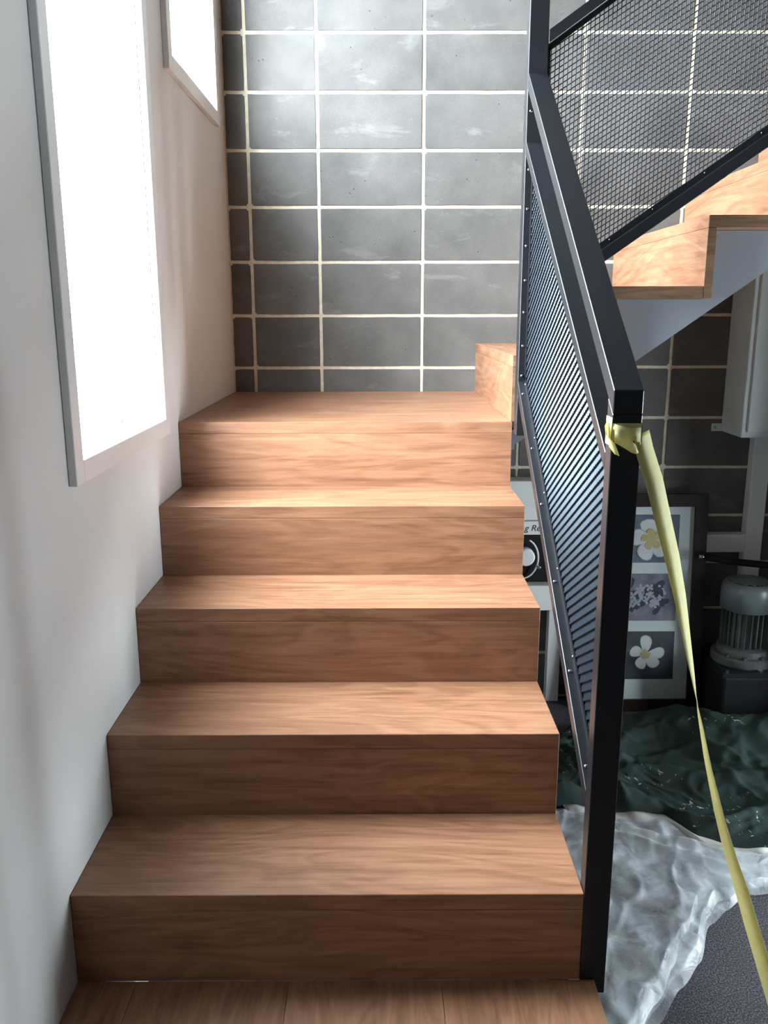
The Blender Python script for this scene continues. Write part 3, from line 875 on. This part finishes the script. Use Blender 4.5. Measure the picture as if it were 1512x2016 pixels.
MB().frame_box(mc+ZO+Vector((0, 0, 0.2158)), (0.020, 0, 0), (0, 0.012, 0), (0, 0, 0.0008)).build('vent_badge', M['motor'], cw)
box('terminal_box', M['motor_worn'], pm, (mc.x+0.055, mc.x+0.14, mc.y-0.10, mc.y-0.02, -0.02+PZ, 0.10+PZ), 0.004)
for a in (-2.5, -1.9, -1.2, -0.6):
    MB().lathe([(0.009, -0.082), (0.009, -0.070)], mc+ZO+Vector((0.108*math.cos(a), 0.108*math.sin(a), 0)), 6).build('bolt', M['screw'], pm)
for dx in (-0.11, 0.02, 0.12):
    MB().lathe([(0.007, -0.1179), (0.007, -0.110)], mc+ZO+Vector((dx, -0.132, 0)), 6).build('bolt', M['screw'], pm)

# framed flower pictures leaning on the wall
FWd, FHt, FB, FT = 0.455, 0.905, 0.050, 0.022
pf = empty('picture_frame', (1.66, 1.93, FZ))
tag(pf, 'dark framed set of three white flower photographs leaning against the block wall', 'picture')
br_ = on(1382, 1388, 1, 1.925); 
lean = 0.088
Rm = Matrix.Rotation(-lean, 4, 'X')
roll = Matrix.Rotation(math.radians(0.0), 4, 'Y')
org = Vector((1.890-FWd, 1.893, FZ+0.001))
def fp(a, b, h):
    # a across, b up the frame, h out of the picture towards the room
    return org+(Rm @ Vector((a, -h, b)))
def fbox(name, mat, parent, a0, a1, b0, b1_, h0, h1):
    P = [fp(a, b, h) for h in (h0, h1) for (a, b) in ((a0, b0), (a1, b0), (a1, b1_), (a0, b1_))]
    return MB().add(P, [(0,3,2,1),(4,5,6,7),(0,1,5,4),(1,2,6,5),(2,3,7,6),(3,0,4,7)]).build(name, mat, parent)
fbox('frame_rail', M['frame_wood'], pf, 0, FB, 0, FHt, 0, FT)
fbox('frame_rail', M['frame_wood'], pf, FWd-FB, FWd, 0, FHt, 0, FT)
fbox('frame_rail', M['frame_wood'], pf, FB, FWd-FB, 0, FB, 0, FT)
fbox('frame_rail', M['frame_wood'], pf, FB, FWd-FB, FHt-FB, FHt, 0, FT)
fbox('mat_board', M['mat'], pf, FB, FWd-FB, FB, FHt-FB, 0.002, 0.008)
def shape(name, mat, parent, pts, h):
    P = [fp(a, b, h) for a, b in pts]; n = len(P)
    P2 = [fp(a, b, h-0.0003) for a, b in pts]
    return MB().add(P+P2, [tuple(range(n)), tuple(range(2*n-1, n-1, -1))]+[(i, (i+1) % n, n+(i+1) % n, n+i) for i in range(n)]).build(name, mat, parent)
def petal(cx, cy, ang, ln, wd, curl=0.25, n=14):
    pts = []
    for k in range(n):
        t = 2*math.pi*k/n
        u = (1-math.cos(t))/2
        v = math.sin(t)*0.5*(0.35+0.9*u)
        x = u*ln; y = v*wd+curl*wd*u*u*0.5
        pts.append((cx+x*math.cos(ang)-y*math.sin(ang), cy+x*math.sin(ang)+y*math.cos(ang)))
    return pts
pa0, pa1 = FB+0.055, FWd-FB-0.058
hs = [(0.665, 0.190), (0.425, 0.190), (0.185, 0.195)]
ph = []
for (b0, hh), mt_ in zip([(0.625, 0.197), (0.383, 0.197), (0.135, 0.203)], ('photo_a', 'photo_b', 'photo_c')):
    ph.append((fbox('photo', M[mt_], pf, pa0, pa1, b0, b0+hh, 0.008, 0.0086), b0, hh))
pc = pa0+(pa1-pa0)*0.50
# top: large frangipani
P0, b0, hh = ph[0]
cx, cy = pc+0.012, b0+hh*0.50
shape('leaf', M['leaf_print'], P0, [(cx+0.02, cy+0.05), (cx+0.05, cy+0.075), (cx+0.07, cy+0.06), (cx+0.05, cy+0.035)], 0.0089)
shape('leaf', M['leaf_print'], P0, [(cx+0.04, cy-0.005), (cx+0.075, cy+0.005), (cx+0.085, cy-0.035), (cx+0.055, cy-0.05)], 0.0089)
for k, (a, ln) in enumerate(((1.75, 0.082), (0.45, 0.090), (-0.95, 0.088), (-2.1, 0.090), (2.95, 0.088))):
    shape('petal_edge', M['petal_mid'], P0, petal(cx, cy, a, ln*1.02, 0.080), 0.0092+0.0004*k)
    shape('petal', M['petal'], P0, petal(cx, cy, a+0.02, ln*0.985, 0.072), 0.0094+0.0004*k)
    shape('petal', M['petal_core'], P0, petal(cx, cy, a, ln*0.52, 0.034), 0.0114+0.0002*k)
# middle: cluster of small blooms
P1, b0, hh = ph[1]
rn = random.Random(5)
for k in range(42):
    x = pa0+0.052+rn.random()*(pa1-pa0-0.104); y = b0+0.052+rn.random()*(hh-0.104)
    if rn.random() < 0.5:
        shape('leaf', M['leaf_print'], P1, petal(x, y, rn.uniform(0, 6.28), rn.uniform(0.025, 0.05), 0.028, n=8), 0.0088+0.00003*k)
    else:
        a0 = rn.uniform(0, 6.28)
        for q in range(4):
            shape('petal', M['petal_mid'], P1, petal(x, y, a0+q*1.4, rn.uniform(0.014, 0.022), 0.014, n=8), 0.0088+0.00003*k+0.00001*q)
# bottom: single white flower
P2, b0, hh = ph[2]
cx, cy = pc+0.002, b0+hh*0.52
for k, (a, ln) in enumerate(((1.45, 0.080), (2.75, 0.062), (0.05, 0.080), (-0.85, 0.072), (-2.05, 0.062))):
    shape('petal_edge', M['petal_mid'], P2, petal(cx, cy, a, ln*1.02, 0.056), 0.0092+0.0004*k)
    shape('petal', M['petal'], P2, petal(cx, cy, a+0.02, ln*0.985, 0.050), 0.0094+0.0004*k)
    shape('petal', M['petal_core'], P2, petal(cx, cy, a, ln*0.30, 0.017), 0.0114+0.0002*k)
fbox('glass', M['glass'], pf, FB, FWd-FB, FB, FHt-FB, 0.0135, 0.0150)

# ------------------------------------------------------------------ drop sheets on the floor
def lerp_poly(tab, x):
    if x <= tab[0][0]: return tab[0][1]
    for (a, b), (c_, d_) in zip(tab[:-1], tab[1:]):
        if x <= c_: 
            t = (x-a)/(c_-a); t = t*t*(3-2*t)*0.4+t*0.6
            return b+(d_-b)*t
    return tab[-1][1]
def folds(x, y, seed, sc):
    p = Vector((x*sc, y*sc, seed))
    q = Vector((x*sc+1.3*noise.noise(p*0.7), y*sc+1.3*noise.noise(p*0.7+Vector((5, 3, 1))), seed))
    r1 = 1-abs(noise.noise(q))*2.2
    r2 = 1-abs(noise.noise(q*2.1+Vector((3, 7, 2))))*2.2
    return max(0, r1)*0.65+max(0, r2)*0.35
front = [(0.98, 1.16), (1.20, 1.16), (1.342, 1.12), (1.50, 1.10), (1.56, 0.98), (1.66, 0.925), (1.78, 0.90), (2.0, 0.86), (2.6, 0.80)]
back = [(0.98, 1.50), (1.20, 1.60), (1.40, 1.74), (1.60, 1.80), (1.74, 1.80), (1.86, 1.67), (2.6, 1.67)]
def sheet_h(x, y, u):
    edge = min(1, u/0.10, (1-u)/0.12)
    edge = max(0, edge)
    h = 0.010+0.052*folds(x, y, 1.7, 3.6)*(0.25+0.75*edge)+0.012*folds(x, y, 8.1, 11)*edge
    h += 0.035*edge*max(0, noise.noise(Vector((x*2.2, y*2.2, 9.0)))+0.3)
    h += 0.075*max(0, min(1, (u-0.55)/0.3))*min(1, (1-u)/0.1)*max(0, min(1, (x-1.55)/0.25))
    return h
nx, ny = 190, 110
V = []; Fs = []
for i in range(nx+1):
    x = 0.985+(2.55-0.985)*i/nx
    f0, f1 = lerp_poly(front, x)+0.012*noise.noise(Vector((x*9, 0, 0))), lerp_poly(back, x)+0.03*noise.noise(Vector((x*5, 4, 0)))
    for j in range(ny+1):
        u = j/ny; y = f0+(f1-f0)*u
        V.append((x+0.01*noise.noise(Vector((x*6, y*6, 2))), y, FZ+sheet_h(x, y, u)))
for i in range(nx):
    for j in range(ny):
        a = i*(ny+1)+j; Fs.append((a, a+ny+1, a+ny+2, a+1))
ds = empty('drop_sheet', (1.7, 1.25, FZ))
tag(ds, 'crumpled dark green canvas drop sheet spattered with dried white paint', 'drop sheet')
cl = MB().add(V, Fs).build('cloth', M['sheet'], ds, smooth=True)
# turned white hem along the front edge
V = []; Fs = []
for i in range(121):
    x = 1.18+(2.5-1.18)*i/120
    y = lerp_poly(front, x)+0.012*noise.noise(Vector((x*9, 0, 0)))
    wdt = 0.060*max(0.12, min(1, 1.25-max(0, x-1.56)*6)) if x > 1.3 else 0.060
    cr = 0.008*noise.noise(Vector((x*38, 3, 1)))
    z = FZ+sheet_h(x, y, 0.0)
    V += [(x, y+0.004, z+0.003), (x+0.004, y-wdt*0.5+cr, z+0.010+0.012*noise.noise(Vector((x*16, 6, 1)))), (x+0.006, y-wdt+cr, FZ+0.012)]
for i in range(120):
    for j in range(2):
        a = i*3+j; Fs.append((a, a+3, a+4, a+1))
hm = MB().add(V, Fs).build('hem', M['hem'], ds, smooth=True)
hm['label'] = 'grubby white turned hem'
md = hm.modifiers.new('thickness', 'SOLIDIFY'); md.thickness = 0.0015

# polythene: thin films loosely stacked, with an irregular outline
outer = [(0.985, 0.10), (1.10, 0.12), (1.226, 0.28), (1.308, 0.381), (1.388, 0.464), (1.462, 0.592), (1.53, 0.66), (1.608, 0.713), (1.68, 0.735), (1.80, 0.74), (2.1, 0.76)]
plb = empty('plastic_sheet', (1.4, 0.8, FZ))
tag(plb, 'crumpled translucent white plastic sheet on the carpet beside the post', 'plastic sheet')
def crease(x, y, seed, sc, sharp):
    # narrow ridges along the zero lines of a stretched noise
    p = Vector((x, y, 0))
    wq = Vector((noise.noise(Vector((x*1.7, y*1.7, seed))), noise.noise(Vector((x*1.7, y*1.7, seed+9))), 0))
    a = 0.7+seed
    q = Vector((math.cos(a)*x+math.sin(a)*y, (-math.sin(a)*x+math.cos(a)*y)*0.38, 0))*sc+wq*0.9
    v = abs(noise.noise(Vector((q.x, q.y, seed*3.1))))
    return math.exp(-(v*sharp)**2)
for lay in range(3):
    V = []; Fs = []
    nx, ny = 210, 170
    for i in range(nx+1):
        x = 0.99+(2.05-0.99)*i/nx
        f0 = lerp_poly(outer, x)+0.02*noise.noise(Vector((x*8, lay*3.0, 1)))+lay*0.05*(0.6+noise.noise(Vector((x*3.5, lay*2.2, 4))))
        f1 = lerp_poly(front, x)+0.05
        for j in range(ny+1):
            u = j/ny; y = f0+(f1-f0)*u
            e = min(1, u/0.05)
            h = 0.020*(0.5+0.5*noise.noise(Vector((x*3.2, y*3.2, 4.0+lay))))
            h += 0.020*crease(x, y, 0.4+lay*1.7, 4.2, 7)+0.012*crease(x, y, 2.1+lay*0.8, 7.5, 6)+0.006*crease(x, y, 3.3+lay, 15, 5)
            h = h*(0.25+0.75*e)
            lim = max(0.0, min(1.0, (lerp_poly(front, x)+0.02-y)/0.10))
            V.append((x, y, FZ+0.003+0.004*lay*lim+h*lim*(0.7+0.25*lay)))
    for i in range(nx):
        for j in range(ny):
            a = i*(ny+1)+j; Fs.append((a, a+ny+1, a+ny+2, a+1))
    MB().add(V, Fs).build('film', M['polythene'], plb, smooth=True)
